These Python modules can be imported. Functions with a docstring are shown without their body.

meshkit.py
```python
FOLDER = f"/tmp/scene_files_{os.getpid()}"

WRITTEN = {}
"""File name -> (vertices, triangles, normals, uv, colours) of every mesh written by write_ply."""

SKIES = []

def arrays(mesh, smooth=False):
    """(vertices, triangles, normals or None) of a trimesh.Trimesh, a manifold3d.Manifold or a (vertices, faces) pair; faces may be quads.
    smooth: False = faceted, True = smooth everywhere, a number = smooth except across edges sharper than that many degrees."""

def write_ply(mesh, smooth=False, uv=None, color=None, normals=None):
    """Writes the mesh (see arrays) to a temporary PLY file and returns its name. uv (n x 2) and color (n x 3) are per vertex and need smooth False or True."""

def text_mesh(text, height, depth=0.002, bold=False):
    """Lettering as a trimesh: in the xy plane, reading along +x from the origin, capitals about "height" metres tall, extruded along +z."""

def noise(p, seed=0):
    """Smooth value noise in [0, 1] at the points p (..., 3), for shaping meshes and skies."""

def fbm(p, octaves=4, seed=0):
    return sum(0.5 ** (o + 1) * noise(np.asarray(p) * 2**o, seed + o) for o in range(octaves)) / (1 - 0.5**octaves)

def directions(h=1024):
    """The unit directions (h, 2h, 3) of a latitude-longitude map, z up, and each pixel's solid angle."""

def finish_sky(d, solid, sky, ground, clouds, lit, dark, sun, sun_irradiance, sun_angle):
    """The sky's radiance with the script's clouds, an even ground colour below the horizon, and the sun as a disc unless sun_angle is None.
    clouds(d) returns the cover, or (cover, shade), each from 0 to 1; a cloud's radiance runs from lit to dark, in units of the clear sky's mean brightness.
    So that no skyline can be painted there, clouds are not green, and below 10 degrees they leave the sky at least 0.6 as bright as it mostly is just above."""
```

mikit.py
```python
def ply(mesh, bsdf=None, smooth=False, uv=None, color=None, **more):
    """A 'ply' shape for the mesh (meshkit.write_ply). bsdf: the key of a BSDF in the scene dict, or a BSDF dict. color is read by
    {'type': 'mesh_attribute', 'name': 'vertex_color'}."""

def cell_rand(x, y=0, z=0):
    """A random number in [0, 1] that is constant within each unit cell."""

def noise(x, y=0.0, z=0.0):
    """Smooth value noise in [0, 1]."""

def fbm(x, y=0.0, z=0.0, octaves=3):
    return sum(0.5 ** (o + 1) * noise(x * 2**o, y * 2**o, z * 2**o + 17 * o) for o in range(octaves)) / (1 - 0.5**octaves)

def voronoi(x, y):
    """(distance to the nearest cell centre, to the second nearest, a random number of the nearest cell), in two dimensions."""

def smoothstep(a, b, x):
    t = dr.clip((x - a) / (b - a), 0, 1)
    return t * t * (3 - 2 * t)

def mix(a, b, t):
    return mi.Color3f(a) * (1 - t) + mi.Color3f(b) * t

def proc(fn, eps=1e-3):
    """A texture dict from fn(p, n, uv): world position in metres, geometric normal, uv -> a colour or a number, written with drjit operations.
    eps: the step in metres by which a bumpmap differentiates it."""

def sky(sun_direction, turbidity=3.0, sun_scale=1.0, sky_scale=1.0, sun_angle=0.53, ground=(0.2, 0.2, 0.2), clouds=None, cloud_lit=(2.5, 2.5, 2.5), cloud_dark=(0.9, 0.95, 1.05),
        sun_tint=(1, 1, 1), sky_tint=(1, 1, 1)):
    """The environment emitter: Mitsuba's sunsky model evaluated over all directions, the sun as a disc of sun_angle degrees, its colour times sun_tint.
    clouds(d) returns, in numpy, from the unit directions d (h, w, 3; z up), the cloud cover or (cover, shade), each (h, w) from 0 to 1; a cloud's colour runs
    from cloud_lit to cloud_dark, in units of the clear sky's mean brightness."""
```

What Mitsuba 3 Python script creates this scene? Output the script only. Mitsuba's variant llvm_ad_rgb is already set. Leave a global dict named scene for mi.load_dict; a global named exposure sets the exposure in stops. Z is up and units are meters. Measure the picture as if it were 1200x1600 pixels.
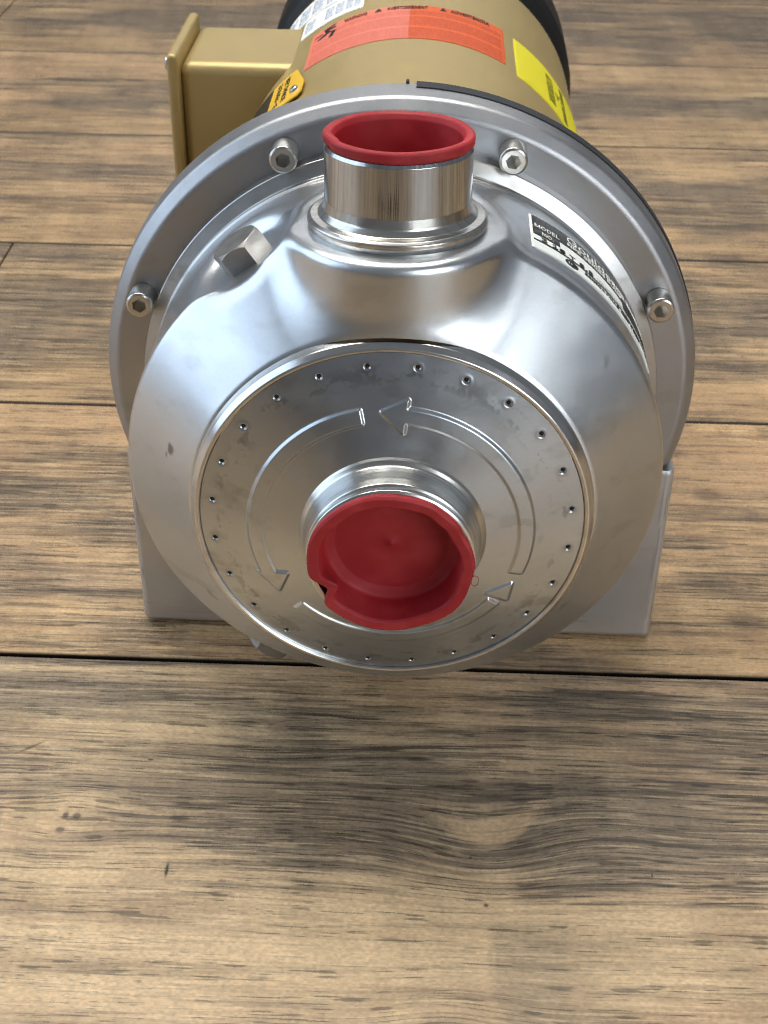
import math
import numpy as np, trimesh, drjit as dr, mitsuba as mi
import manifold3d as m3
from shapely import geometry as sg
import shapely
import mikit, meshkit
from mikit import noise, fbm, voronoi, cell_rand, smoothstep, mix

T = mi.ScalarTransform4f
scene, labels = {}, {}

# ------------------------------------------------------------------ camera, light, exposure
EYE = np.array([0.0102, -0.4093, 0.2911])
FWD = np.array([-0.02562387, 0.81838675, -0.57409629])
UP = np.array([-0.03325609, 0.57326914, 0.81869196])
exposure = 0.6
scene['camera'] = {'type': 'thinlens', 'fov': 2 * math.degrees(math.atan(600 / 2189.6)), 'fov_axis': 'x',
                   'aperture_radius': 0.00065, 'focus_distance': 0.49, 'near_clip': 0.02, 'far_clip': 60.0,
                   'to_world': T().look_at(origin=EYE.tolist(), target=(EYE + FWD).tolist(), up=UP.tolist())}


def window_light(key, centre, target, width, height, rgb):
    scene[key] = {'type': 'rectangle',
                  'to_world': T().look_at(origin=centre, target=target, up=[0, 1, 0] if centre[:2] == target[:2] else [0, 0, 1]) @ T().scale([width / 2, height / 2, 1]),
                  'emitter': {'type': 'area', 'radiance': {'type': 'rgb', 'value': list(rgb)}}}


scene['room_light'] = {'type': 'constant', 'radiance': {'type': 'rgb', 'value': [0.090, 0.096, 0.106]}}
window_light('window_light', [-2.3, 0.10, 1.0], [0, 0.15, 0.5], 2.6, 2.0, (0.98, 1.20, 1.46))
window_light('window_light_001', [1.7, -2.0, 1.0], [0, -0.1, 0.3], 1.7, 1.7, (2.7, 2.85, 2.95))
window_light('window_light_002', [0.2, 3.8, 1.9], [0, 0, 0.3], 3.2, 1.8, (0.55, 0.56, 0.58))  # dim glowing panel added for fill and floor sheen from behind
window_light('ceiling_light', [-0.30, 0.58, 1.65], [-0.30, 0.58, 0], 1.6, 1.1, (4.9, 4.75, 4.45))
for k, w in (('window_light', 'bright window out of view to the left of the pump'), ('window_light_001', 'window out of view to the right of the pump'),
             ('window_light_002', 'dim fill panel added out of view far behind the pump'), ('ceiling_light', 'wide ceiling light out of view above the pump')):
    labels[k] = {'label': w, 'category': 'light'}


# ------------------------------------------------------------------ helpers
def lin(r, g, b):
    c = np.array([r, g, b]) / 255.0
    return np.where(c < 0.04045, c / 12.92, ((c + 0.055) / 1.055) ** 2.4).tolist()


def rgb(*c):
    return {'type': 'rgb', 'value': list(c)}


def numbered(key):
    if key not in scene:
        return key
    n = 1
    while f'{key}_{n:03d}' in scene:
        n += 1
    return f'{key}_{n:03d}'


def add(key, mesh, bsdf, smooth=30, **kw):
    key = numbered(key)
    scene[key] = mikit.ply(mesh, bsdf, smooth=smooth, **kw)
    return key


def fillet(pts, n=6):
    """Polyline (x, y, radius) with its corners rounded."""
    out = []
    for i, p in enumerate(pts):
        r = p[2] if len(p) > 2 else 0
        q = np.array(p[:2], float)
        if r <= 0 or i in (0, len(pts) - 1):
            out.append(q)
            continue
        a, b = np.array(pts[i - 1][:2]) - q, np.array(pts[i + 1][:2]) - q
        la, lb = np.linalg.norm(a), np.linalg.norm(b)
        a, b = a / la, b / lb
        half = math.acos(np.clip(a @ b, -1, 1)) / 2
        if abs(half - math.pi / 2) < 1e-3:
            out.append(q)
            continue
        d = min(r / math.tan(half), 0.48 * la, 0.48 * lb)
        rr = d * math.tan(half)
        c = q + (a + b) / np.linalg.norm(a + b) * rr / math.sin(half)
        s, e = q + a * d - c, q + b * d - c
        a0, a1 = math.atan2(s[1], s[0]), math.atan2(e[1], e[0])
        da = (a1 - a0 + math.pi) % (2 * math.pi) - math.pi
        out += [c + rr * np.array([math.cos(a0 + da * k / n), math.sin(a0 + da * k / n)]) for k in range(n + 1)]
    return np.array(out)


def revolve_y(profile, n=180, cx=0.0, cz=0.0, bump=None):
    """Profile of (radius, y) turned about the y axis through (cx, cz)."""
    p = np.asarray(profile, float)
    th = np.arange(n) * 2 * math.pi / n
    R = np.tile(p[:, 0], (n, 1))
    Y = np.tile(p[:, 1], (n, 1))
    if bump is not None:
        R, Y = bump(R, Y, th[:, None])
    v = np.stack([cx + R * np.cos(th)[:, None], Y, cz + R * np.sin(th)[:, None]], -1).reshape(-1, 3)
    m = len(p)
    i, j = np.meshgrid(np.arange(n), np.arange(m - 1), indexing='ij')
    a, b = i * m + j, ((i + 1) % n) * m + j
    q = np.stack([a, b, b + 1, a + 1], -1).reshape(-1, 4)
    f = np.vstack([q[:, [0, 1, 2]], q[:, [0, 2, 3]]])
    return trimesh.Trimesh(v, f[:, ::-1], process=False)


def revolve_z(profile, n=160, cx=0.0, cy=0.0, bump=None):
    """Profile of (radius, z) turned about a vertical axis."""
    m = revolve_y(profile, n, 0, 0, bump)
    v = m.vertices.copy()
    m.vertices = np.stack([cx + v[:, 0], cy - v[:, 2], v[:, 1]], 1)
    return m


def along(mesh, origin, axis, spin=0.0):
    """Places a mesh built along +z so that +z points along axis."""
    M = trimesh.geometry.align_vectors([0, 0, 1], axis)
    M = M @ trimesh.transformations.rotation_matrix(spin, [0, 0, 1])
    M[:3, 3] = origin
    m = mesh.copy()
    m.apply_transform(M)
    return m


def rounded_box(lo, hi, r, seg=16):
    lo, hi = np.array(lo, float), np.array(hi, float)
    s = m3.Manifold.sphere(r, seg)
    pts = [s.translate([x, y, z]) for x in (lo[0] + r, hi[0] - r) for y in (lo[1] + r, hi[1] - r) for z in (lo[2] + r, hi[2] - r)]
    h = m3.Manifold.batch_hull(pts).to_mesh()
    return trimesh.Trimesh(h.vert_properties[:, :3], h.tri_verts, process=False)


def to_tm(man):
    h = man.to_mesh()
    return trimesh.Trimesh(h.vert_properties[:, :3], h.tri_verts, process=False)


def patch(mapf, ns, nt, thick, outline=None):
    """A thin sheet over s, t in [0, 1]: mapf(s, t, height) -> points; closed with side walls."""
    s, t = np.meshgrid(np.linspace(0, 1, ns), np.linspace(0, 1, nt), indexing='ij')
    top = mapf(s.ravel(), t.ravel(), thick)
    bot = mapf(s.ravel(), t.ravel(), -0.0002)
    idx = np.arange(ns * nt).reshape(ns, nt)
    q = np.stack([idx[:-1, :-1], idx[1:, :-1], idx[1:, 1:], idx[:-1, 1:]], -1).reshape(-1, 4)
    f = [q[:, [0, 1, 2]], q[:, [0, 2, 3]]]
    rim = np.concatenate([idx[:, 0], idx[-1, 1:], idx[-2::-1, -1], idx[0, -2:0:-1]])
    nxt = np.roll(rim, -1)
    n0 = ns * nt
    f += [np.stack([rim, rim + n0, nxt], 1), np.stack([nxt, rim + n0, nxt + n0], 1)]
    v = np.vstack([top, bot])
    f = np.vstack(f)
    uv = np.tile(np.stack([s.ravel(), t.ravel()], 1), (2, 1))
    m = trimesh.Trimesh(v, f, process=False)
    return m, uv


def cyl_map(R, th0, th1, y0, y1, skew=0.0, cx=0.0, cz=0.0):
    """s runs from th0 to th1 (degrees) around the y axis, t from y0 to y1."""
    def fn(s, t, h):
        a = np.radians(th0 + (th1 - th0) * s)
        r = R + h
        return np.stack([cx + r * np.cos(a), y0 + (y1 - y0) * t + skew * s, cz + r * np.sin(a)], -1)
    return fn


def text_on(mapf, text, s0, t0, ds, dt, height, lift=0.0005, bold=False, fit=None, turn=0):
    """Lettering laid on a mapped sheet: capital height "height" (in t units), ds = s units per metre along the line, dt = t units per metre."""
    m = meshkit.text_mesh(text, 0.01, 0.001, bold=bold)
    m = trimesh.Trimesh(*trimesh.remesh.subdivide_to_size(m.vertices, m.faces, 0.012), process=False)
    v = m.vertices.copy()
    if fit:
        v[:, 0] *= fit / max(v[:, 0].max(), 1e-9)
    else:
        v[:, 0] *= height / 0.01 * dt and (height / 0.01)
    a, b = v[:, 0], v[:, 1] * height / 0.01
    s, t = (s0 + a, t0 + b) if not turn else (s0 + b, t0 - a)
    m.vertices = mapf(s, t, np.where(v[:, 2] > 0.0005, lift + 0.00006, lift - 0.0003))
    return m


# ------------------------------------------------------------------ materials
AX = 0.0049           # the boards' small turn to the pump
W0, PW = 0.0697, 0.2215  # a seam of the boards, their width


def board_uv(p):
    u = p.x * math.cos(AX) + p.y * math.sin(AX)
    v = -p.x * math.sin(AX) + p.y * math.cos(AX)
    return u, v


def wood_height(p, n, uv):
    u, v = board_uv(p)
    return 0.00004 * fbm(u * 60, v * 900, 3.0, 2) + 0.000035 * noise(u * 180, v * 2600, 1.0)


def gauss(u, v, cu, cv, au, av):
    return dr.exp(-dr.square((u - cu) / au) - dr.square((v - cv) / av))


def wood_color(p, n, uv):
    u, v = board_uv(p)
    row = dr.floor((v - W0) / PW)
    f = (v - W0) / PW - row
    front = dr.select(row == -1.0, 1.0, 0.0)
    un = u + 5.3 * cell_rand(row, 4, 1)
    vn = v + 0.37 * cell_rand(row, 9, 2)
    # slow wander of the grain, and its sweep round knots in the front board
    wander = 0.026 * (fbm(un * 3.4, vn * 11.0, 0.5, 3) - 0.5)
    bend = front * (0.019 * gauss(u, v, 0.038, -0.036, 0.028, 0.024) - 0.007 * gauss(u, v, 0.088, -0.024, 0.028, 0.018)
                    + 0.006 * gauss(u, v, -0.125, -0.037, 0.018, 0.010) - 0.006 * gauss(u, v, -0.125, -0.017, 0.018, 0.010)
                    - 0.012 * gauss(u, v, 0.026, -0.118, 0.022, 0.020) + 0.006 * gauss(u, v, -0.05, 0.015, 0.05, 0.02))
    swirl = v + 0.009 + 0.031 * gauss(u, 0.0, 0.038, 0.0, 0.029, 1.0) + 0.005 * (fbm(u * 60.0, v * 60.0, 6.0, 2) - 0.5)
    vw = vn + wander + bend + 0.004 * (fbm(un * 26.0, vn * 60.0, 2.5, 2) - 0.5)
    vs = vn + 0.35 * wander + 0.45 * bend
    broad = fbm(un * 5.5, vw * 24.0, 1.7, 4)
    band = fbm(un * 12.0, vw * 85.0, 7.3, 4)
    fine = fbm(un * 15.0, vs * 330.0, 4.1, 3)
    hair = fbm(un * 34.0, vs * 900.0, 8.0, 2)
    dash = noise(un * 95.0, vs * 1500.0, 14.0)
    pore = noise(un * 210.0, vs * 2100.0, 11.0)
    fleck = fbm(un * 700.0, vs * 1100.0, 5.0, 2)
    ripple = fbm(un * 70.0 + 14.0 * vw, vw * 7.0, 9.0, 2)
    patchy = fbm(un * 16.0, vn * 34.0, 41.0, 3)
    # dark figure of the front board: strong near the pump, where some of its shadow is painted in, fading to pale towards the bottom edge
    lay = front * (0.05 * smoothstep(-0.06, -0.04, v) + 0.12 * gauss(0.0, v, 0.0, 0.040, 1.0, 0.014) + 0.05 * gauss(0.0, v, 0.0, -0.008, 1.0, 0.035)
                   - 0.16 * smoothstep(-0.050, -0.078, v) - 0.14 * gauss(0.0, v, 0.0, 0.060, 1.0, 0.005)
                   + 0.30 * gauss(u, v, 0.026, -0.118, 0.018, 0.009)
                   + 0.30 * gauss(u, swirl, 0.036, 0.0, 0.045, 0.0042) - 0.34 * gauss(u, swirl, 0.047, 0.011, 0.014, 0.0065)
                   + 0.18 * gauss(u, v, -0.01, 0.010, 0.055, 0.030) + 0.12 * gauss(u, v, -0.035, -0.022, 0.035, 0.014)
                   + 0.14 * gauss(u, v, 0.12, -0.015, 0.05, 0.012) - 0.14 * gauss(u, v, -0.15, 0.02, 0.05, 0.03) - 0.10 * gauss(u, v, 0.13, 0.035, 0.05, 0.02))
    tone = (1 - front) * (0.035 + 0.20 * (cell_rand(row, 5, 5) - 0.5) + 0.11 * dr.sin(5.6 * f - 2.6 + 2.0 * cell_rand(row, 6, 6)))
    dark = smoothstep(0.40, 0.63, 0.46 * broad + 0.26 * band + 0.28 * patchy + 0.75 * (lay + tone) + 0.10 * (fine - 0.5) + 0.10 * (hair - 0.5))
    c = mix(mix(lin(194, 157, 107), lin(200, 169, 124), front), mix(lin(165, 130, 88), lin(171, 140, 101), front), smoothstep(0.32, 0.68, band))
    c = mix(c, lin(184, 145, 104), 0.45 * smoothstep(0.45, 0.75, fbm(un * 2.0, vn * 11.0, 21.0, 2)))
    c = mix(c, lin(116, 101, 83), 0.76 * dark)
    grey = front * smoothstep(0.0, 0.006, u - 0.038 + 0.10 * (v + 0.09) + 0.006 * (fbm(u * 90.0, v * 160.0, 3.0, 2) - 0.5)) * smoothstep(0.095, 0.055, u) * smoothstep(-0.066, -0.078, v)
    c = mix(c, lin(128, 108, 82), 0.55 * grey)
    c = c * (1.0 - (0.20 + 0.22 * dark) * smoothstep(0.40, 0.78, fine))
    c = c * (1.0 - (0.18 + 0.26 * dark) * smoothstep(0.50, 0.78, hair))
    c = c * (1.0 - 0.55 * smoothstep(0.66, 0.86, dash) * smoothstep(0.38, 0.55, fine + 0.2 * dark))
    c = c * (1.0 - 0.42 * smoothstep(0.76, 0.9, pore) * smoothstep(0.40, 0.62, patchy))
    c = mix(c, lin(222, 192, 146), 0.28 * smoothstep(0.66, 0.88, noise(un * 60.0, vs * 1250.0, 31.0)))
    c = c * (0.78 + 0.42 * fleck) * (0.84 + 0.32 * ripple)
    c = c * (1.0 - 0.085 * dr.clip(row + 0.3, 0.0, 6.0))  # farther rows painted darker, standing in for the falloff of the light
    c = mix(c, mi.Color3f(mi.luminance(c)) * mi.Color3f(1.04, 1.0, 0.94), 0.16)
    edge = dr.minimum(f, 1.0 - f) * PW
    c = mix(c, lin(52, 43, 34), 0.9 * smoothstep(0.0022, 0.0012, edge))
    c = mix(lin(30, 25, 20), c, smoothstep(-0.1316, -0.1308, p.z))
    # knots and specks of the print
    for cu, cv, au, av, k in ((-0.1225, -0.0262, 0.0022, 0.0022, 0.75), (-0.127, -0.0260, 0.0016, 0.002, 0.8), (-0.1275, -0.0335, 0.0024, 0.0018, 0.7), (-0.0985, 0.0062, 0.0016, 0.0008, 0.8),
                              (0.0395, -0.0632, 0.0011, 0.0011, 0.8), (0.034, -0.0405, 0.001, 0.0007, 0.7), (-0.0823, -0.0518, 0.0008, 0.0042, 0.95), (0.1035, -0.046, 0.0004, 0.0016, 0.8),
                              (0.166, 0.111, 0.014, 0.008, 0.5), (0.104, 0.106, 0.0012, 0.0012, 0.8), (0.165, 0.216, 0.011, 0.007, 0.5)):
        c = mix(c, lin(44, 36, 29), k * dr.minimum(1.0, 1.6 * gauss(u, v, cu, cv, au, av) * gauss(u, v, cu, cv, au, av)))
    d = (u + 0.1497) * 0.80 + (v - 0.0112) * 0.60
    e = -(u + 0.1497) * 0.60 + (v - 0.0112) * 0.80
    c = mix(c, lin(44, 36, 29), 0.85 * gauss(d, e, 0.0, 0.0, 0.0055, 0.0006))
    return dr.clip(c, 0.0, 1.0)


def wood_rough(p, n, uv):
    u, v = board_uv(p)
    return 0.40 + 0.14 * fbm(u * 30, v * 500, 2.0, 2)


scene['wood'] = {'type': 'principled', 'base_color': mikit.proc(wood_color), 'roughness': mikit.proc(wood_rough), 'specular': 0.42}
scene['gap_dark'] = {'type': 'twosided', 'bsdf': {'type': 'diffuse', 'reflectance': rgb(*lin(24, 20, 17))}}


def metal(key, base, rough, var=0.05, scale=40.0, stain=0.0, aniso=0.0, metallic=1.0, spec=0.5, stretch=(1, 1, 1), wear=None):
    base = list(base)

    def col(p, n, uv):
        s = fbm(p.x * scale * stretch[0], p.y * scale * stretch[1], p.z * scale * stretch[2], 3)
        f = noise(p.x * 1600, p.y * 1600, p.z * 1600)
        c = mi.Color3f(base) * (1 - var + 2 * var * s) * (0.97 + 0.06 * f)
        if stain:
            b = smoothstep(0.60, 0.78, fbm(p.x * 70, p.y * 70, p.z * 90 + 5, 4))
            c = mix(c, mi.Color3f(base) * mi.Color3f(0.52, 0.47, 0.40), stain * b)
        if wear:
            c = wear(p, c)
        return dr.clip(c, 0, 1)

    def rg(p, n, uv):
        return dr.clip(rough * (0.78 + 0.44 * fbm(p.x * scale * 2.2, p.y * scale * 2.2, p.z * scale * 2.2 + 3, 3)), 0.03, 1)
    scene[key] = {'type': 'twosided', 'bsdf': {'type': 'principled', 'base_color': mikit.proc(col), 'roughness': mikit.proc(rg), 'metallic': metallic, 'specular': spec, **({'anisotropic': aniso} if aniso else {})}}


MARKS = [(-0.0801, 0.0134, 0.0190, 0.0013), (-0.0817, 0.0150, 0.0160, 0.0010), (-0.0760, 0.0108, 0.0060, 0.0011), (-0.0740, 0.0100, -0.0060, 0.0014), (-0.0733, 0.0100, -0.0080, 0.0010)]


def casing_marks(p, c):
    w = fbm(p.x * 420, p.y * 420, p.z * 260, 2)
    for x, y, z, r in MARKS:
        d = dr.sqrt(dr.square(p.x - x) + dr.square(p.y - y) + dr.square((p.z - z) * 0.55))
        c = mix(c, mi.Color3f(0.16, 0.14, 0.12), 0.75 * smoothstep(r * 1.5, r * 0.5, d + 0.0016 * (w - 0.4)))
    scuff = smoothstep(0.69, 0.80, fbm(p.x * 130, p.y * 130, p.z * 45, 3)) * smoothstep(0.45, 0.7, noise(p.x * 28, p.y * 28, p.z * 28))
    return mix(c, c * mi.Color3f(0.55, 0.52, 0.48), 0.7 * scuff)


def foot_scuff(p, c):
    s = smoothstep(0.62, 0.75, noise(p.x * 22, p.y * 60, p.z * 900)) * dr.exp(-dr.square((p.z + 0.1195) / 0.0022)) * smoothstep(0.35, 0.6, noise(p.x * 40 + 7, 1.0, 2.0))
    e = smoothstep(0.6, 0.75, noise(p.z * 70, p.x * 900, 3.0)) * smoothstep(0.1135, 0.1155, dr.abs(p.x)) * smoothstep(0.1185, 0.117, dr.abs(p.x))
    return mix(c, mi.Color3f(0.22, 0.21, 0.21), dr.clip(0.8 * s + 0.45 * e, 0, 1))


def plate_smudge(p, c):
    r = dr.sqrt(p.x * p.x + p.z * p.z)
    a = dr.atan2(p.z, p.x)
    ring = dr.exp(-dr.square((r - 0.0612) / 0.0032))
    m = smoothstep(0.56, 0.70, noise(a * 9.0 + 40, r * 420, 3.0) * 0.7 + 0.3 * noise(p.x * 900, p.z * 900, 2.0)) * ring
    n = smoothstep(0.64, 0.78, fbm(p.x * 150, p.z * 150, 4.0, 3)) * smoothstep(0.5, 0.7, noise(p.x * 40, p.z * 40, 1.0))
    halo = mi.Float(0.0)
    k = a / (math.pi / 12) - 0.527
    k = dr.abs(k - dr.round(k)) * (math.pi / 12) * r
    halo = dr.exp(-(dr.square(k) + dr.square(r - 0.0642)) / 0.0019 ** 2)
    return c * (1.0 - 0.26 * m - 0.14 * n - 0.28 * halo)


metal('casing_steel', (0.67, 0.70, 0.73), 0.31, 0.06, 45, 0.20, wear=casing_marks)
metal('disc_steel', (0.54, 0.58, 0.62), 0.29, 0.07, 60, 0.35, wear=plate_smudge)
metal('rim_steel', (0.72, 0.72, 0.71), 0.20, 0.05, 60, 0.25)
metal('wall_steel', (0.52, 0.52, 0.515), 0.34, 0.07, 60, 0.5)
metal('adapter_metal', (0.42, 0.425, 0.44), 0.42, 0.06, 30, 0.15, metallic=0.95)
metal('foot_metal', (0.58, 0.585, 0.60), 0.45, 0.05, 30, 0.12, metallic=0.9, wear=foot_scuff)
metal('bolt_steel', (0.60, 0.58, 0.54), 0.26, 0.08, 200, 0.2)
metal('plug_steel', (0.32, 0.31, 0.295), 0.48, 0.14, 150, 0.6)
metal('gold_paint', lin(172, 151, 102), 0.42, 0.05, 50, 0.0, metallic=0.5)
metal('rivet_steel', (0.75, 0.75, 0.74), 0.18)


def turned_angle(p):
    return dr.atan2(p.x + 0.0007, 0.0430 - p.y)      # 0 at the front of the tube


def turned_col(p, n, uv):
    a = turned_angle(p)
    s = noise(a * 46 + 40, p.z * 14, 2.0)
    t = noise(a * 150 + 90, p.z * 40, 5.0)
    c = mi.Color3f(0.62, 0.645, 0.675) * (0.72 + 0.36 * s * (0.6 + 0.5 * t))  # brushed streaks, deepened in colour to imitate reflected streaks
    reflection_streak = smoothstep(0.35, 0.75, noise(a * 120 + 60, p.z * 90, 7.0)) * dr.exp(-dr.square((a + 0.06) / 0.16)) * dr.exp(-dr.square((p.z - 0.114) / 0.008))  # dark reflection painted as a streak on the front of the tube
    return c * (1.0 - 0.75 * reflection_streak)


def turned_rough(p, n, uv):
    a = turned_angle(p)
    return 0.11 + 0.16 * noise(a * 80 + 70, p.z * 20, 3.0)


scene['turned_steel'] = {'type': 'twosided', 'bsdf': {'type': 'principled', 'base_color': mikit.proc(turned_col), 'roughness': mikit.proc(turned_rough), 'metallic': 1.0}}


def suction_col(p, n, uv):
    return mi.Color3f(0.70, 0.69, 0.65) * (0.80 + 0.25 * noise(p.y * 1400, dr.atan2(p.z, p.x) * 3.0, 1.0))


scene['suction_steel'] = {'type': 'twosided', 'bsdf': {'type': 'principled', 'base_color': mikit.proc(suction_col), 'roughness': 0.24, 'metallic': 1.0}}


def red_col(p, n, uv):
    d = fbm(p.x * 90, p.y * 90, p.z * 90, 3)
    return mix(lin(148, 24, 32), lin(164, 44, 50), smoothstep(0.38, 0.80, d))


def red_rough(p, n, uv):
    return 0.50 + 0.25 * fbm(p.x * 150, p.y * 150, p.z * 150, 2)


scene['red_plastic'] = {'type': 'twosided', 'bsdf': {'type': 'principled', 'base_color': mikit.proc(red_col), 'roughness': mikit.proc(red_rough), 'specular': 0.5}}


def plain(key, c, rough=0.45, spec=0.4, metallic=0.0):
    scene[key] = {'type': 'twosided', 'bsdf': {'type': 'principled', 'base_color': rgb(*c), 'roughness': rough, 'specular': spec, 'metallic': metallic}}


plain('black_rubber', lin(44, 46, 49), 0.55, 0.3)
plain('black_paint', lin(18, 17, 16), 0.45, 0.4)
plain('dark_hole', lin(40, 36, 32), 0.7, 0.2)
plain('black_ink', lin(24, 23, 22), 0.5, 0.3)
plain('brown_ink', lin(92, 38, 24), 0.5, 0.3)
plain('white_print', lin(226, 226, 220), 0.4, 0.4)
plain('grey_print', lin(150, 155, 162), 0.45, 0.4)
plain('label_black', lin(30, 31, 32), 0.35, 0.5)
plain('label_silver', lin(216, 220, 217), 0.35, 0.5)
plain('yellow_sticker', lin(200, 190, 40), 0.5, 0.3)
plain('tag_yellow', lin(204, 162, 46), 0.4, 0.5)
plain('olive_ink', lin(120, 116, 30), 0.5, 0.3)
plain('debris_black', lin(22, 20, 19), 0.6, 0.3)


def microprint(base, ink, rows, cols, amount):
    def fn(p, n, uv):
        r = dr.floor(uv.y * rows)
        fr = uv.y * rows - r
        on = smoothstep(0.18, 0.3, fr) * smoothstep(0.86, 0.74, fr) * smoothstep(0.30, 0.55, noise(uv.x * cols + 31 * cell_rand(r, 1, 1), r * 7.0, 1.0))
        return mix(base, ink, amount * on)
    return fn


def orange_fn(p, n, uv):
    base = dr.select(uv.x < 0.52, mi.Color3f(lin(202, 112, 90)), mi.Color3f(lin(196, 88, 40)))
    ink = dr.select(uv.x < 0.52, mi.Color3f(lin(186, 96, 80)), mi.Color3f(lin(172, 66, 28)))
    q = uv.y * 3.0
    seg = q - dr.floor(q)
    inner = smoothstep(0.05, 0.10, seg) * smoothstep(0.97, 0.92, seg) * smoothstep(0.012, 0.02, uv.x) * smoothstep(0.988, 0.98, uv.x)
    r = dr.floor(uv.y * 24.0)
    g = 0.55 + 0.45 * smoothstep(0.25, 0.6, noise(uv.x * 300.0, r * 5.0, 1.0))
    gap = 1.0 - smoothstep(0.1, 0.02, dr.abs(uv.x - 0.335) * 60) * 0.8
    inner *= dr.select((uv.y > 0.83), 0.25, 1.0) * gap
    return mix(base, ink, inner * g)


scene['orange_sticker'] = {'type': 'twosided', 'bsdf': {'type': 'principled', 'base_color': mikit.proc(orange_fn), 'roughness': 0.5, 'specular': 0.35}}
scene['table_print'] = {'type': 'twosided', 'bsdf': {'type': 'principled', 'base_color': mikit.proc(microprint(lin(196, 202, 210), lin(120, 126, 136), 6, 14, 0.9)), 'roughness': 0.45}}
scene['label_fine_print'] = {'type': 'twosided', 'bsdf': {'type': 'principled', 'base_color': mikit.proc(microprint(lin(210, 212, 208), lin(48, 48, 48), 3, 46, 0.9)), 'roughness': 0.4}}

# ------------------------------------------------------------------ the floor
FZ = -0.13
labels['wood_floor'] = {'kind': 'structure'}
base = trimesh.creation.box((14, 14, 0.02))
base.apply_translation([0, 2, FZ - 0.0145 - 0.01])
scene['wood_floor'] = mikit.ply(base, 'gap_dark')
GAP = {0: 0.0022}


def board(x0, x1, v0, v1):
    c = 0.0007
    z0, z1 = FZ - 0.014, FZ
    ring = lambda i, z: [[x0 + i, v0 + i, z], [x1 - i, v0 + i, z], [x1 - i, v1 - i, z], [x0 + i, v1 - i, z]]  # noqa: E731
    v = np.array(ring(0, z0) + ring(0, z1 - c) + ring(c, z1))
    f = []
    for k in range(2):
        for i in range(4):
            a, b = 4 * k + i, 4 * k + (i + 1) % 4
            f += [[a, b, b + 4], [a, b + 4, a + 4]]
    f += [[8, 9, 10], [8, 10, 11]]
    ca, sa = math.cos(AX), math.sin(AX)
    v = np.stack([v[:, 0] * ca - v[:, 1] * sa, v[:, 0] * sa + v[:, 1] * ca, v[:, 2]], 1)
    return trimesh.Trimesh(v, f, process=False)


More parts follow.
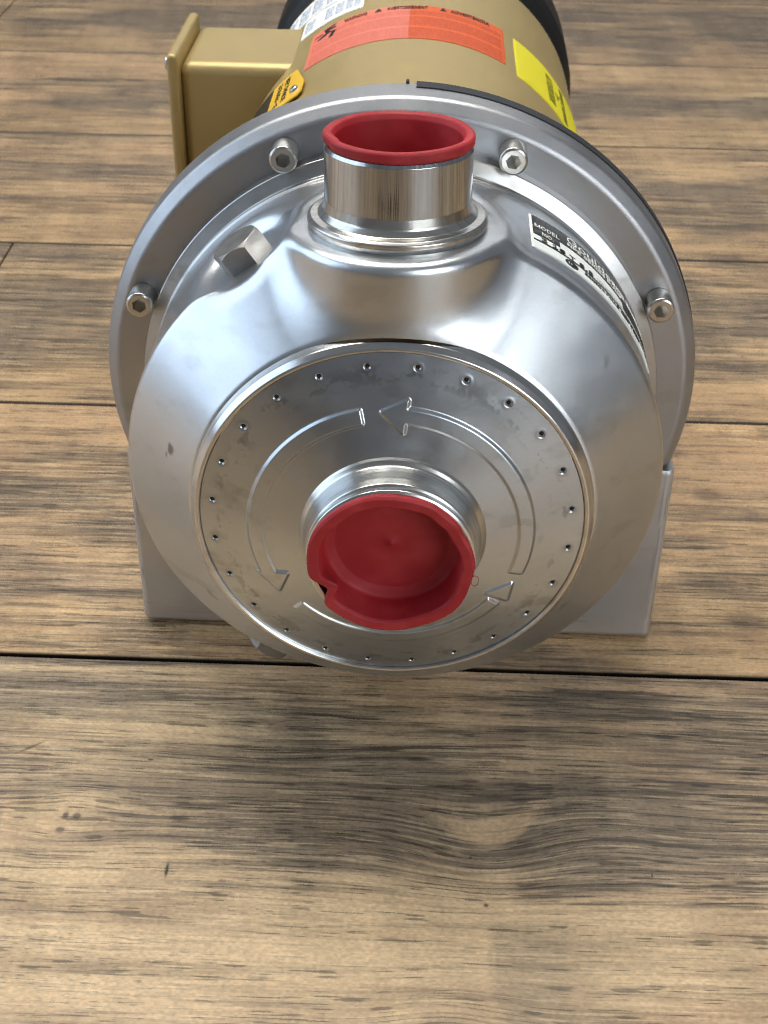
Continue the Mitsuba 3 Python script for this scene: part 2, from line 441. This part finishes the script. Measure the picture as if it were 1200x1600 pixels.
LEN = 1.22
rng = np.random.default_rng(5)
for r in range(-6, 12):
    off = rng.uniform(0.25, 0.95)
    if r == -1:
        off = 0.62
    if r == 1:
        off = -0.2845
    if r in (0, 2, 3, 4):
        off = 0.66 + 0.03 * r
    edges = off + LEN * np.arange(-2, 2)
    edges = edges[(edges > -2.3) & (edges < 2.3)]
    lower = 0.0014 if r == 0 else 0.0006
    upper = 0.0014 if r == -1 else 0.0006
    for a, b in zip(edges[:-1], edges[1:]):
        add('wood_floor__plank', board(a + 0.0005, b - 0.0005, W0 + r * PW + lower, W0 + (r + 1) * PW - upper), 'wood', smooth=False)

# ------------------------------------------------------------------ the pump
P = 'centrifugal_pump'
labels[P] = {'label': 'stainless steel centrifugal pump with gold motor standing on the wood floor', 'category': 'pump'}

# casing: the stamped shell as one implicit surface, met by rays from a ring inside it
NZ = np.array([-0.0007, 0.0400, 0.0985])  # where the discharge nozzle stands, and its slight lean
NA = np.array([-0.0044, 0.0656, 0.9978])
NA /= np.linalg.norm(NA)


def poly_sd(px, py, pts):
    d = np.full(px.shape, 1e9)
    inside = np.zeros(px.shape, bool)
    n = len(pts)
    for i in range(n):
        a, b = np.array(pts[i]), np.array(pts[(i + 1) % n])
        e = b - a
        wx, wy = px - a[0], py - a[1]
        t = np.clip((wx * e[0] + wy * e[1]) / (e @ e), 0, 1)
        d = np.minimum(d, np.hypot(wx - t * e[0], wy - t * e[1]))
        c = ((a[1] <= py) & (b[1] > py)) | ((b[1] <= py) & (a[1] > py))
        with np.errstate(divide='ignore', invalid='ignore'):
            xi = a[0] + (py - a[1]) / (b[1] - a[1]) * e[0] if b[1] != a[1] else px * 0
        inside ^= c & (px < xi)
    return np.where(inside, -d, d)


def smin(a, b, k):
    h = np.clip(0.5 + 0.5 * (b - a) / k, 0, 1)
    return b * (1 - h) + a * h - k * h * (1 - h)


SHELL = sg.Polygon([(0.0, 0.0045), (0.0728, 0.0045), (0.1003, 0.0295), (0.0998, 0.036), (0.0995, 0.088), (0.0, 0.088)]).buffer(-0.0045)
SHELL = list(SHELL.exterior.coords)[:-1]
PLUG_A = np.array([math.cos(math.radians(124.5)), 0, math.sin(math.radians(124.5))])
PLUG_C = np.array([0, 0.0495, 0]) + 0.1 * PLUG_A
DRAIN_A = np.array([math.cos(math.radians(-117.5)), 0, math.sin(math.radians(-117.5))])


def rod_sd(X, Y, Z, c, axis, R, h0, h1, rr):
    """A rounded rod along axis from h0 to h1 (measured from the origin's plane through c along axis)."""
    dx, dy, dz = X - c[0], Y - c[1], Z - c[2]
    h = dx * axis[0] + dy * axis[1] + dz * axis[2]
    q = np.sqrt(np.maximum(dx * dx + dy * dy + dz * dz - h * h, 0))
    a, b = q - R + rr, np.abs(h - (h0 + h1) / 2) - (h1 - h0) / 2 + rr
    return np.minimum(np.maximum(a, b), 0) + np.hypot(np.maximum(a, 0), np.maximum(b, 0)) - rr


def casing_sd(X, Y, Z):
    r = np.hypot(X, Z)
    d = poly_sd(r, Y, SHELL) - 0.0045
    boss = rod_sd(X, Y, Z, NZ, NA, 0.0380, -0.0985, 0.0004, 0.0062)
    d = smin(d, boss, 0.0085)
    seat = rod_sd(X, Y, Z, NZ, NA, 0.0345, 0.0003, 0.06, 0.001)
    d = -smin(-d, seat, 0.009)
    # the flat for the fill plug
    pad = rod_sd(X, Y, Z, np.array([0, 0.0475, 0]), PLUG_A, 0.0170, 0.0962, 0.14, 0.002)
    d = -smin(-d, pad, 0.011)
    drain = rod_sd(X, Y, Z, np.array([0, 0.050, 0]), DRAIN_A, 0.0155, 0.0, 0.104, 0.003)
    return smin(d, drain, 0.006)


def casing_mesh():
    nt, nf = 760, 230
    th = np.arange(nt) * 2 * math.pi / nt
    r0, y0 = 0.060, 0.050
    ts = np.array([math.atan2(*(np.array([a, b])[::-1] - [y0, r0])) for a, b in ((0.0728, 0.0035), (0.0995, 0.086))])
    cor = [math.atan2(0.031 - y0, 0.1 - r0)]
    fi = np.concatenate([np.linspace(ts[0], cor[0] - 0.06, 110, endpoint=False), np.linspace(cor[0] - 0.06, cor[0] + 0.08, 40, endpoint=False), np.linspace(cor[0] + 0.08, ts[1], nf - 150)])
    TH, FI = np.meshgrid(th, fi, indexing='ij')
    dr_, dy_ = np.cos(FI), np.sin(FI)
    t = np.full(TH.shape, 0.085)
    pt = lambda t: ((r0 + t * dr_) * np.cos(TH), y0 + t * dy_, (r0 + t * dr_) * np.sin(TH))  # noqa: E731
    for _ in range(60):
        t = t - 0.75 * casing_sd(*pt(t))
        t = np.clip(t, 0.01, 0.12)
    v = np.stack(pt(t), -1).reshape(-1, 3)
    n = len(fi)
    i, j = np.meshgrid(np.arange(nt), np.arange(n - 1), indexing='ij')
    a, b = i * n + j, ((i + 1) % nt) * n + j
    q = np.stack([a, b, b + 1, a + 1], -1).reshape(-1, 4)
    return trimesh.Trimesh(v, np.vstack([q[:, [0, 1, 2]], q[:, [0, 2, 3]]])[:, ::-1], process=False)


CASING = add(P + '__casing', casing_mesh(), 'casing_steel', smooth=True)

# rolled lip round the front plate
lip = fillet([(0.0712, 0.0060), (0.0728, 0.0045, 0.001), (0.0722, 0.0008, 0.0016), (0.0703, -0.0012, 0.0016), (0.0692, -0.0012, 0.0006), (0.0688, -0.0002, 0.0004), (0.0687, 0.0030)], 6)
add(P + '__casing__lip', revolve_y(lip, 240), 'rim_steel', smooth=40)
# flare at the back of the casing, clamped by the bolts
flare = fillet([(0.0990, 0.0800), (0.1003, 0.0815, 0.0008), (0.1003, 0.0838, 0.0008), (0.0990, 0.0850, 0.0005), (0.0996, 0.0862, 0.001), (0.1030, 0.0880, 0.0025), (0.1046, 0.0888, 0.0008), (0.1048, 0.0940)], 5)
add(P + '__casing__flare', revolve_y(flare, 240), 'wall_steel', smooth=40)

# front plate: shallow cone with pressed arrows
D = np.array


def arc(r, a0, a1, n=60):
    a = np.radians(np.linspace(a0, a1, n))
    return np.stack([r * np.cos(a), r * np.sin(a)], 1)


def arrow(a_tail, a_neck, head):
    shaft = sg.Polygon(np.vstack([arc(0.0507, a_tail, a_neck), arc(0.0457, a_neck, a_tail)]))
    return shapely.union_all([shaft.buffer(0.0002), sg.Polygon(head)])


ARROWS = [arrow(-20, 85, [(-0.0048, 0.0492), (0.0057, 0.0540), (0.0041, 0.0412)]),
          arrow(102.5, 205, [(-0.0490, -0.0200), (-0.0362, -0.0180), (-0.0402, -0.0290)]),
          arrow(-134, -38, [(0.0340, -0.0250), (0.0450, -0.0208), (0.0434, -0.0306)])]


def plate_y(r):
    return -0.0105 + (r - 0.033) * 0.29


def front_plate():
    nr, nt = 190, 1100
    rr = np.linspace(0.0308, 0.0686, nr)
    th = np.arange(nt) * 2 * math.pi / nt
    R, TH = np.meshgrid(rr, th, indexing='ij')
    X, Z = R * np.cos(TH), R * np.sin(TH)
    Y = plate_y(R)
    near = (R > 0.038) & (R < 0.058)
    pts = shapely.points(X[near], Z[near])
    h = np.zeros(R.shape)
    hh = np.zeros(near.sum())
    for a in ARROWS:
        a = a.buffer(-0.0006).buffer(0.0006)
        d = shapely.distance(a.boundary, pts)
        d = np.where(shapely.contains(a, pts), d, -d)
        x = np.clip(d / 0.0013 + 0.5, 0, 1)
        hh = np.maximum(hh, x * x * (3 - 2 * x))
    h[near] = hh
    Y = Y - 0.0009 * h
    for k in range(24):
        a = math.radians(7.9 + 15 * k)
        d = np.hypot(X - 0.0642 * math.cos(a), Z - 0.0642 * math.sin(a))
        Y += 0.0008 * np.exp(-(d / 0.0009) ** 4) - 0.00008 * np.exp(-((d - 0.0016) / 0.0006) ** 2)
    # soft unevenness of pressed sheet
    Y += 0.00012 * (meshkit.fbm(np.stack([X * 90, Z * 90, X * 0], -1), 2, 3) - 0.5)
    v = np.stack([X, Y, Z], -1).reshape(-1, 3)
    i, j = np.meshgrid(np.arange(nr - 1), np.arange(nt), indexing='ij')
    a, b = i * nt + j, i * nt + (j + 1) % nt
    q = np.stack([a, b, b + nt, a + nt], -1).reshape(-1, 4)
    return trimesh.Trimesh(v, np.vstack([q[:, [0, 1, 2]], q[:, [0, 2, 3]]]), process=False)


PLATE = add(P + '__front_plate', front_plate(), 'disc_steel', smooth=True)
for k in range(24):
    a = math.radians(7.9 + 15 * k)
    c = trimesh.creation.icosphere(2, 0.00082)
    c.apply_scale([1, 0.35, 1])
    c.apply_translation([0.0642 * math.cos(a), plate_y(0.0642) + 0.0006, 0.0642 * math.sin(a)])
    add(P + '__front_plate__dimple', c, 'dark_hole', smooth=True)

# suction nozzle
SX, SZ = 0.0007, 0.0008
suct = fillet([(0.0338, -0.0092), (0.0325, -0.0112, 0.0012), (0.0311, -0.0126, 0.0025), (0.0306, -0.0150, 0.003), (0.0301, -0.0185, 0.003), (0.0296, -0.0212, 0.001), (0.0287, -0.0220, 0.0003), (0.0287, -0.0225, 0.0003), (0.0295, -0.0230, 0.0004), (0.0294, -0.0248, 0.0006),
               (0.0284, -0.0254, 0.0005), (0.0272, -0.0252, 0.0004), (0.0268, -0.0200), (0.0268, 0.0)], 5)
add(P + '__suction_nozzle', revolve_y(suct, 200, SX, SZ), 'suction_steel', smooth=40)

# discharge nozzle with its collar
disch = fillet([(0.0272, -0.0020), (0.0262, 0.0030, 0.0015), (0.0252, 0.0044, 0.0012), (0.0250, 0.0075, 0.001), (0.0250, 0.0248, 0.0004), (0.0243, 0.0260, 0.0003), (0.0232, 0.0260, 0.0003), (0.0228, 0.0245), (0.0228, -0.0020)], 5)
add(P + '__discharge_nozzle', along(revolve_z(disch, 200), NZ, NA), 'turned_steel', smooth=40)
collar = fillet([(0.0300, -0.0020), (0.0309, 0.0000, 0.0006), (0.0310, 0.0014, 0.0009), (0.0298, 0.0024, 0.0009), (0.0272, 0.0026, 0.001), (0.0256, 0.0046, 0.002), (0.0251, 0.0080)], 5)
add(P + '__discharge_nozzle__collar', along(revolve_z(collar, 200), NZ, NA), 'suction_steel', smooth=40)


def hex_plug(R, h0, h1, hole=False):
    """A hexagonal head along +z from h0 to h1 with the usual turned chamfer."""
    body = m3.Manifold.cylinder(h1 - h0, R, R, 6).translate([0, 0, h0])
    cone = m3.Manifold.revolve(m3.CrossSection([[(0, h0 - 0.001), (R * 1.1, h0 - 0.001), (R * 1.1, h1 - 0.0024), (R * 0.86, h1), (0, h1)]]), 72)
    return body ^ cone


plug = to_tm(hex_plug(0.0100, 0.0, 0.0085))
M = np.eye(4)
e_y = np.array([0, -1.0, 0])
M[:3, 2], M[:3, 1] = PLUG_A, e_y
M[:3, 0] = np.cross(e_y, PLUG_A)
M[:3, 3] = np.array([0, 0.0475, 0]) + 0.0948 * PLUG_A
plug.apply_transform(M)
add(P + '__fill_plug', plug, 'plug_steel', smooth=25)
drain = to_tm(hex_plug(0.0112, 0.0, 0.0100))
M = np.eye(4)
M[:3, 2], M[:3, 1] = DRAIN_A, e_y
M[:3, 0] = np.cross(e_y, DRAIN_A)
M[:3, 3] = np.array([0, 0.050, 0]) + 0.1035 * DRAIN_A
drain.apply_transform(M)
add(P + '__drain_plug', drain, 'plug_steel', smooth=25)

# adapter flange behind the casing, cut off at the foot
adapter = fillet([(0.0800, 0.0945), (0.1030, 0.0938, 0.002), (0.1165, 0.0940, 0.004), (0.1213, 0.0985, 0.0035), (0.1216, 0.1125, 0.0012), (0.1000, 0.1140, 0.004), (0.0800, 0.1350, 0.01), (0.0790, 0.1960)], 7)
am = revolve_y(adapter, 300)
am = trimesh.intersections.slice_mesh_plane(am, [0, 0, 1], [0, 0, -0.0338])
add(P + '__adapter', am, 'adapter_metal', smooth=35)


def band_map(a0, a1, y0, y1, R):
    return cyl_map(R, a0, a1, y0, y1)


m, _ = patch(band_map(88.3, -15.5, 0.1075, 0.1138, 0.1216), 120, 3, 0.0004)
add(P + '__adapter__guard_strip', m, 'black_rubber', smooth=40)
clip = rounded_box((-0.0003, 0.1115, 0.1211), (0.0009, 0.1145, 0.1224), 0.0003, 8)
add(P + '__adapter__clip', clip, 'black_paint')

# socket head bolts
head = m3.Manifold.revolve(m3.CrossSection([fillet([(0, 0), (0.0052, 0), (0.0053, 0.0092, 0.0007), (0.0044, 0.0098, 0.0004), (0, 0.0098)], 4).tolist()]), 48)
head = head - m3.Manifold.cylinder(0.009, 0.0029, 0.0029, 6).translate([0, 0, 0.0022])
head = to_tm(head)
for k in range(8):
    a = math.radians(1.2 + 22.5 + 45 * k)
    if 190 < math.degrees(a) < 350 and k not in (7, 4):
        continue
    b = along(head, [0.1103 * math.cos(a), 0.0936, 0.1103 * math.sin(a)], [0, -1, 0], 0.5 + 0.9 * k)
    add(P + '__flange_bolt', b, 'bolt_steel', smooth=30)

# foot: bent sheet plate
fo = rounded_box((-0.1172, 0.0940, FZ + 0.0008), (0.1186, 0.1500, -0.0345), 0.0038, 24)
fi_ = trimesh.creation.box(bounds=[(-0.1142, 0.0985, FZ + 0.004), (0.1156, 0.2, 0.0)])
foot = m3.Manifold(m3.Mesh(np.asarray(fo.vertices, np.float32), np.asarray(fo.faces, np.uint32))) - m3.Manifold(m3.Mesh(np.asarray(fi_.vertices, np.float32), np.asarray(fi_.faces, np.uint32)))
foot = foot - m3.Manifold.cube([0.3, 0.1, 0.004]).translate([-0.15, 0.05, -0.0362])
add(P + '__foot', to_tm(foot), 'foot_metal', smooth=35)

# motor
MR = 0.0915
shell = fillet([(0.06, 0.1960), (0.0905, 0.1960, 0.0015), (MR, 0.1980, 0.0006), (MR, 0.4180, 0.012), (0.0850, 0.4380, 0.006), (0.06, 0.4450)], 8)
MOTOR = add(P + '__motor', revolve_y(shell, 260), 'gold_paint', smooth=35)
fan = fillet([(0.05, 0.4440), (0.0860, 0.4440, 0.003), (0.0925, 0.4560, 0.004), (0.0955, 0.4640, 0.003), (0.0960, 0.5150, 0.015), (0.0700, 0.5400, 0.01), (0.0, 0.5400)], 7)
add(P + '__fan_cover', revolve_y(fan, 200), 'black_paint', smooth=35)

# conduit box on the motor's left side
BOX = add(P + '__conduit_box', rounded_box((-0.1206, 0.3030, -0.060), (-0.0500, 0.3720, 0.0668), 0.0065, 24), 'gold_paint', smooth=30)
add(P + '__conduit_box__cover', rounded_box((-0.1262, 0.2990, -0.0640), (-0.1202, 0.3760, 0.0722), 0.0022, 16), 'gold_paint', smooth=30)
sc = to_tm(m3.Manifold.revolve(m3.CrossSection([fillet([(0, 0), (0.0034, 0), (0.0034, 0.0020, 0.0006), (0.0026, 0.0026, 0.0004), (0, 0.0026)], 4).tolist()]), 24))
for y, z in ((0.3100, 0.0645), (0.3650, 0.0645)):
    add(P + '__conduit_box__screw', along(sc, [-0.1261, y, z], [-1, 0, 0]), 'rivet_steel', smooth=30)

# ------------------------------------------------------------------ stickers and plates (flat print as thin sheets and lettering)
def sticker(key, mp, bsdf, ns=40, nt=4, thick=0.0004):
    m, uv = patch(mp, ns, nt, thick)
    k = numbered(key)
    scene[k] = mikit.ply(m, bsdf, smooth=True, uv=uv)
    return k


def letter(key, mp, text, s0, t0, width, height, bsdf, bold=False, lift=0.0006, turn=0):
    add(key, text_on(mp, text, s0, t0, 1, 1, height, lift, bold, width, turn), bsdf, smooth=False)


# orange warning sticker
om = cyl_map(MR, 125.6, 61.0, 0.2710, 0.3270)
WL = sticker(P + '__warning_sticker', om, 'orange_sticker', 60)
labels[WL] = {'label': 'orange warning sticker in three languages on top of the motor'}
letter(WL + '__lettering', om, 'WARNING', 0.185, 0.875, 0.12, 0.085, 'brown_ink', True)
letter(WL + '__lettering', om, 'AVERTISSEMENT', 0.405, 0.885, 0.20, 0.085, 'black_ink', True)
letter(WL + '__lettering', om, 'ADVERTENCIA', 0.72, 0.885, 0.20, 0.085, 'black_ink', True)


def mapped_poly(mp, poly, lift):
    poly = sg.Polygon(poly) if isinstance(poly, list) else poly
    m = trimesh.util.concatenate([trimesh.creation.extrude_polygon(g, 0.001, engine='earcut') for g in getattr(poly, 'geoms', [poly])])
    m = trimesh.Trimesh(*trimesh.remesh.subdivide_to_size(m.vertices, m.faces, 0.08), process=False)
    v = m.vertices
    m.vertices = mp(v[:, 0], v[:, 1], np.where(v[:, 2] > 0.0005, lift, 0.0001))
    return m


for s in (0.345, 0.665):
    add(WL + '__warning_triangle', mapped_poly(om, [(s, 0.885), (s + 0.035, 0.885), (s + 0.0175, 0.985)], 0.0006), 'black_ink', smooth=False)
fig = shapely.union_all([sg.LineString([(0.055, 0.70), (0.10, 0.80), (0.085, 0.92), (0.13, 0.96)]).buffer(0.012), sg.LineString([(0.10, 0.80), (0.135, 0.76), (0.12, 0.62)]).buffer(0.010), sg.LineString([(0.03, 0.82), (0.06, 0.84)]).buffer(0.008), sg.Point(0.12, 0.88).buffer(0.022)])
add(WL + '__pictogram', mapped_poly(om, fig, 0.0006), 'black_ink', smooth=False)

# yellow sticker on the right flank
ym = cyl_map(MR, 57.0, 14.0, 0.2640, 0.3250)
YL = sticker(P + '__yellow_sticker', ym, 'yellow_sticker', 40)
labels[YL] = {'label': 'bright yellow sticker with dark lettering on the right flank of the motor'}
letter(YL + '__lettering', ym, 'ATTENTION', 0.325, 0.84, 0.66, 0.075, 'olive_ink', True, turn=1)
letter(YL + '__lettering', ym, '3~', 0.43, 0.62, 0.16, 0.05, 'olive_ink', True, turn=1)
letter(YL + '__lettering', ym, 'CONNECT GROUND', 0.50, 0.90, 0.80, 0.055, 'olive_ink', False, turn=1)

# white stickers with tables
wm = cyl_map(MR, 131.8, 107.9, 0.3390, 0.3720)
L1 = sticker(P + '__white_sticker', wm, 'white_print', 30)
labels[L1] = {'label': 'white table sticker behind the orange one on the motor'}
for a, b in ((0.06, 0.22), (0.40, 0.54), (0.57, 0.70), (0.73, 0.84), (0.86, 0.96)):
    m, uv = patch(lambda s, t, h, a=a, b=b: wm(a + (b - a) * s, 0.18 + 0.62 * t, h), 8, 3, 0.00055)
    k = numbered(L1 + '__table_cell')
    scene[k] = mikit.ply(m, 'table_print', smooth=True, uv=uv)
wm2 = cyl_map(MR, 143.0, 108.0, 0.3745, 0.4120)
L2 = sticker(P + '__white_sticker', wm2, 'white_print', 30)
labels[L2] = {'label': 'white data sticker farthest back on top of the motor'}
for a, b in ((0.05, 0.14), (0.20, 0.34), (0.38, 0.52), (0.56, 0.70), (0.74, 0.94)):
    m, uv = patch(lambda s, t, h, a=a, b=b: wm2(a + (b - a) * s, 0.10 + 0.75 * t, h), 8, 3, 0.00055)
    k = numbered(L2 + '__table_cell')
    scene[k] = mikit.ply(m, 'table_print', smooth=True, uv=uv)

# riveted name plate on the left
tm = cyl_map(MR + 0.0012, 123.4, 158.0, 0.2280, 0.2760)
out = sg.Polygon([(0.0, 0.10), (0.0, 0.42), (0.12, 0.98), (0.40, 0.98), (0.40, 0.02), (0.05, 0.02)])
add(P + '__name_plate', mapped_poly(tm, out, 0.0008), 'tag_yellow', smooth=False)
labels[P + '__name_plate'] = {'label': 'yellow riveted name plate with black lettering on the motor'}
add(P + '__name_plate__dark_field', mapped_poly(tm, [(0.405, 0.02), (0.405, 0.98), (0.98, 0.98), (0.98, 0.02)], 0.0009), 'label_black', smooth=False)
tl = lambda s, t, h: tm(0.36 - s, 1.0 - t, h)  # noqa: E731
for i, (w, y0, ss, hh) in enumerate((('RELIANCE', 0.05, 0.08, 0.05), ('SUPER-E', 0.05, 0.17, 0.05))):
    add(P + '__name_plate__lettering', text_on(tm, w, ss + 0.10, 0.93 - y0, 1, 1, hh, 0.0009, True, 0.70, 1), 'black_ink', smooth=False)
rv = to_tm(m3.Manifold.revolve(m3.CrossSection([fillet([(0, 0), (0.0026, 0), (0.0022, 0.0014, 0.0008), (0, 0.0020)], 4).tolist()]), 24))
a = math.radians(126.3)
add(P + '__name_plate__rivet', along(rv, [(MR + 0.0018) * math.cos(a), 0.2405, (MR + 0.0018) * math.sin(a)], [math.cos(a), 0, math.sin(a)]), 'rivet_steel', smooth=30)

# black and silver data plate on the casing
CR = 0.0998
cm = cyl_map(CR, 62.6, 20.0, 0.0420, 0.0702, 0.0100)
CL = sticker(P + '__data_plate', cm, 'label_silver', 50, 5, 0.0004)
labels[CL] = {'label': 'black and silver data plate on the casing right of the upright nozzle'}


def field(key, s0, s1, t0, t1, bsdf, lift=0.00055):
    m, uv = patch(lambda s, t, h: cm(s0 + (s1 - s0) * s, t0 + (t1 - t0) * t, h), max(4, int(40 * (s1 - s0))), 2, lift)
    k = numbered(key)
    scene[k] = mikit.ply(m, bsdf, smooth=True, uv=uv)


field(CL + '__black_field', 0.012, 0.99, 0.60, 0.985, 'label_black')
field(CL + '__black_field', 0.012, 0.17, 0.42, 0.595, 'label_black')
field(CL + '__black_field', 0.012, 0.99, 0.235, 0.275, 'label_black')
field(CL + '__black_field', 0.66, 0.99, 0.42, 0.595, 'label_black')
field(CL + '__fine_print', 0.42, 0.95, 0.285, 0.385, 'label_fine_print')
letter(CL + '__lettering', cm, 'Goulds', 0.22, 0.77, 0.34, 0.18, 'white_print', False)
letter(CL + '__lettering', cm, 'WATER TECHNOLOGY', 0.57, 0.78, 0.40, 0.13, 'white_print', True)
letter(CL + '__lettering', cm, 'MODEL', 0.02, 0.65, 0.15, 0.10, 'white_print', False)
letter(CL + '__lettering', cm, 'NPE SERIES PUMP', 0.22, 0.65, 0.44, 0.09, 'white_print', False)
letter(CL + '__lettering', cm, 'NO.', 0.06, 0.47, 0.07, 0.09, 'white_print', False)
letter(CL + '__lettering', cm, '3 1S T 5.5', 0.05, 0.29, 0.34, 0.095, 'black_ink', False)
letter(CL + '__lettering', cm, 'SENECA FALLS, NEW YORK', 0.32, 0.12, 0.50, 0.07, 'black_ink', False)
oval = sg.Point(0, 0).buffer(1)
from shapely import affinity
ov = affinity.translate(affinity.scale(oval, 0.042, 0.085), 0.235, 0.125)
cut = shapely.union_all([sg.box(0.212, 0.09, 0.222, 0.165), sg.box(0.230, 0.09, 0.238, 0.165), sg.box(0.246, 0.115, 0.262, 0.13)])
add(CL + '__approval_mark', mapped_poly(cm, ov.difference(cut), 0.0006), 'black_ink', smooth=False)

# ------------------------------------------------------------------ the red plastic caps, each a thing of its own
def suction_cap():
    pr = fillet([(0.0268, -0.0180), (0.0270, -0.0250, 0.0004), (0.0288, -0.0254, 0.0006), (0.0290, -0.0272, 0.0008), (0.0280, -0.0282, 0.0008), (0.0250, -0.0280, 0.0010), (0.0243, -0.0270, 0.001), (0.0239, -0.0150, 0.0020), (0.0200, -0.0134, 0.0010), (0.0040, -0.0132), (0.0022, -0.0134), (0.0010, -0.0142), (0.0, -0.0146)], 5)
    # extra points along the long spans, so that dents can bend them
    q = [pr[0]]
    for a, b in zip(pr[:-1], pr[1:]):
        n = max(1, int(np.linalg.norm(b - a) / 0.0012))
        q += [a + (b - a) * k / n for k in range(1, n + 1)]
    pr = np.array(q)

    def bump(R, Y, th):
        d = np.degrees(th)
        at = lambda c, w: np.exp(-(((d - c + 180) % 360 - 180) / w) ** 2)  # noqa: E731
        front = np.clip((-0.0150 - Y) / 0.010, 0, 1)
        outer = np.clip((R - 0.0225) / 0.002, 0, 1)
        k = 0.0046 * at(207, 7.0) + 0.0015 * at(199, 5) + 0.0012 * at(28, 10) + 0.0008 * at(48, 8) + 0.0004 * np.sin(d / 9.0) * at(330, 60)
        R = R - k * front * outer
        R = R + 0.00018 * np.sin(np.radians(d) * 7 + 1) * front * outer
        Y = Y + 0.0010 * at(28, 10) * front + 0.00035 * np.sin(np.radians(d) * 3) * front
        return R, Y
    return revolve_y(pr, 300, SX, SZ, bump)


add('red_cap', suction_cap(), 'red_plastic', smooth=40)
labels['red_cap'] = {'label': 'red plastic cap with a bitten edge plugging the front suction nozzle', 'category': 'cap'}
curl = trimesh.creation.torus(0.0022, 0.00016, major_sections=28, minor_sections=5)
curl.apply_scale([0.6, 1, 1])
curl.apply_transform(trimesh.transformations.rotation_matrix(math.pi / 2, [1, 0, 0]))
curl.apply_translation([SX + 0.0292, -0.0262, SZ - 0.0062])
add('red_cap__burr', curl, 'red_plastic', smooth=True)


def discharge_cap():
    pr = fillet([(0.0226, 0.0220), (0.0228, 0.0258, 0.0003), (0.0245, 0.0262, 0.0004), (0.0253, 0.0272, 0.0008), (0.0254, 0.0294, 0.0010), (0.0246, 0.0302, 0.0008), (0.0224, 0.0298, 0.0012), (0.0214, 0.0280, 0.002), (0.0208, 0.0090, 0.002), (0.0180, 0.0065, 0.001), (0.0, 0.0065)], 5)

    def bump(R, Y, th):
        d = np.degrees(th)
        at = lambda c, w: np.exp(-(((d - c + 180) % 360 - 180) / w) ** 2)  # noqa: E731
        top = np.clip((Y - 0.0215) / 0.005, 0, 1)
        R = R - 0.0016 * at(157, 9) * top + 0.0002 * np.sin(np.radians(d) * 5) * top
        Y = Y - 0.0006 * at(157, 9) * top
        return R, Y
    return along(revolve_z(pr, 240, 0, 0, bump), NZ, NA)


add('red_cap', discharge_cap(), 'red_plastic', smooth=40)
labels['red_cap_001'] = {'label': 'red plastic cap seated in the upright discharge nozzle on top', 'category': 'cap'}
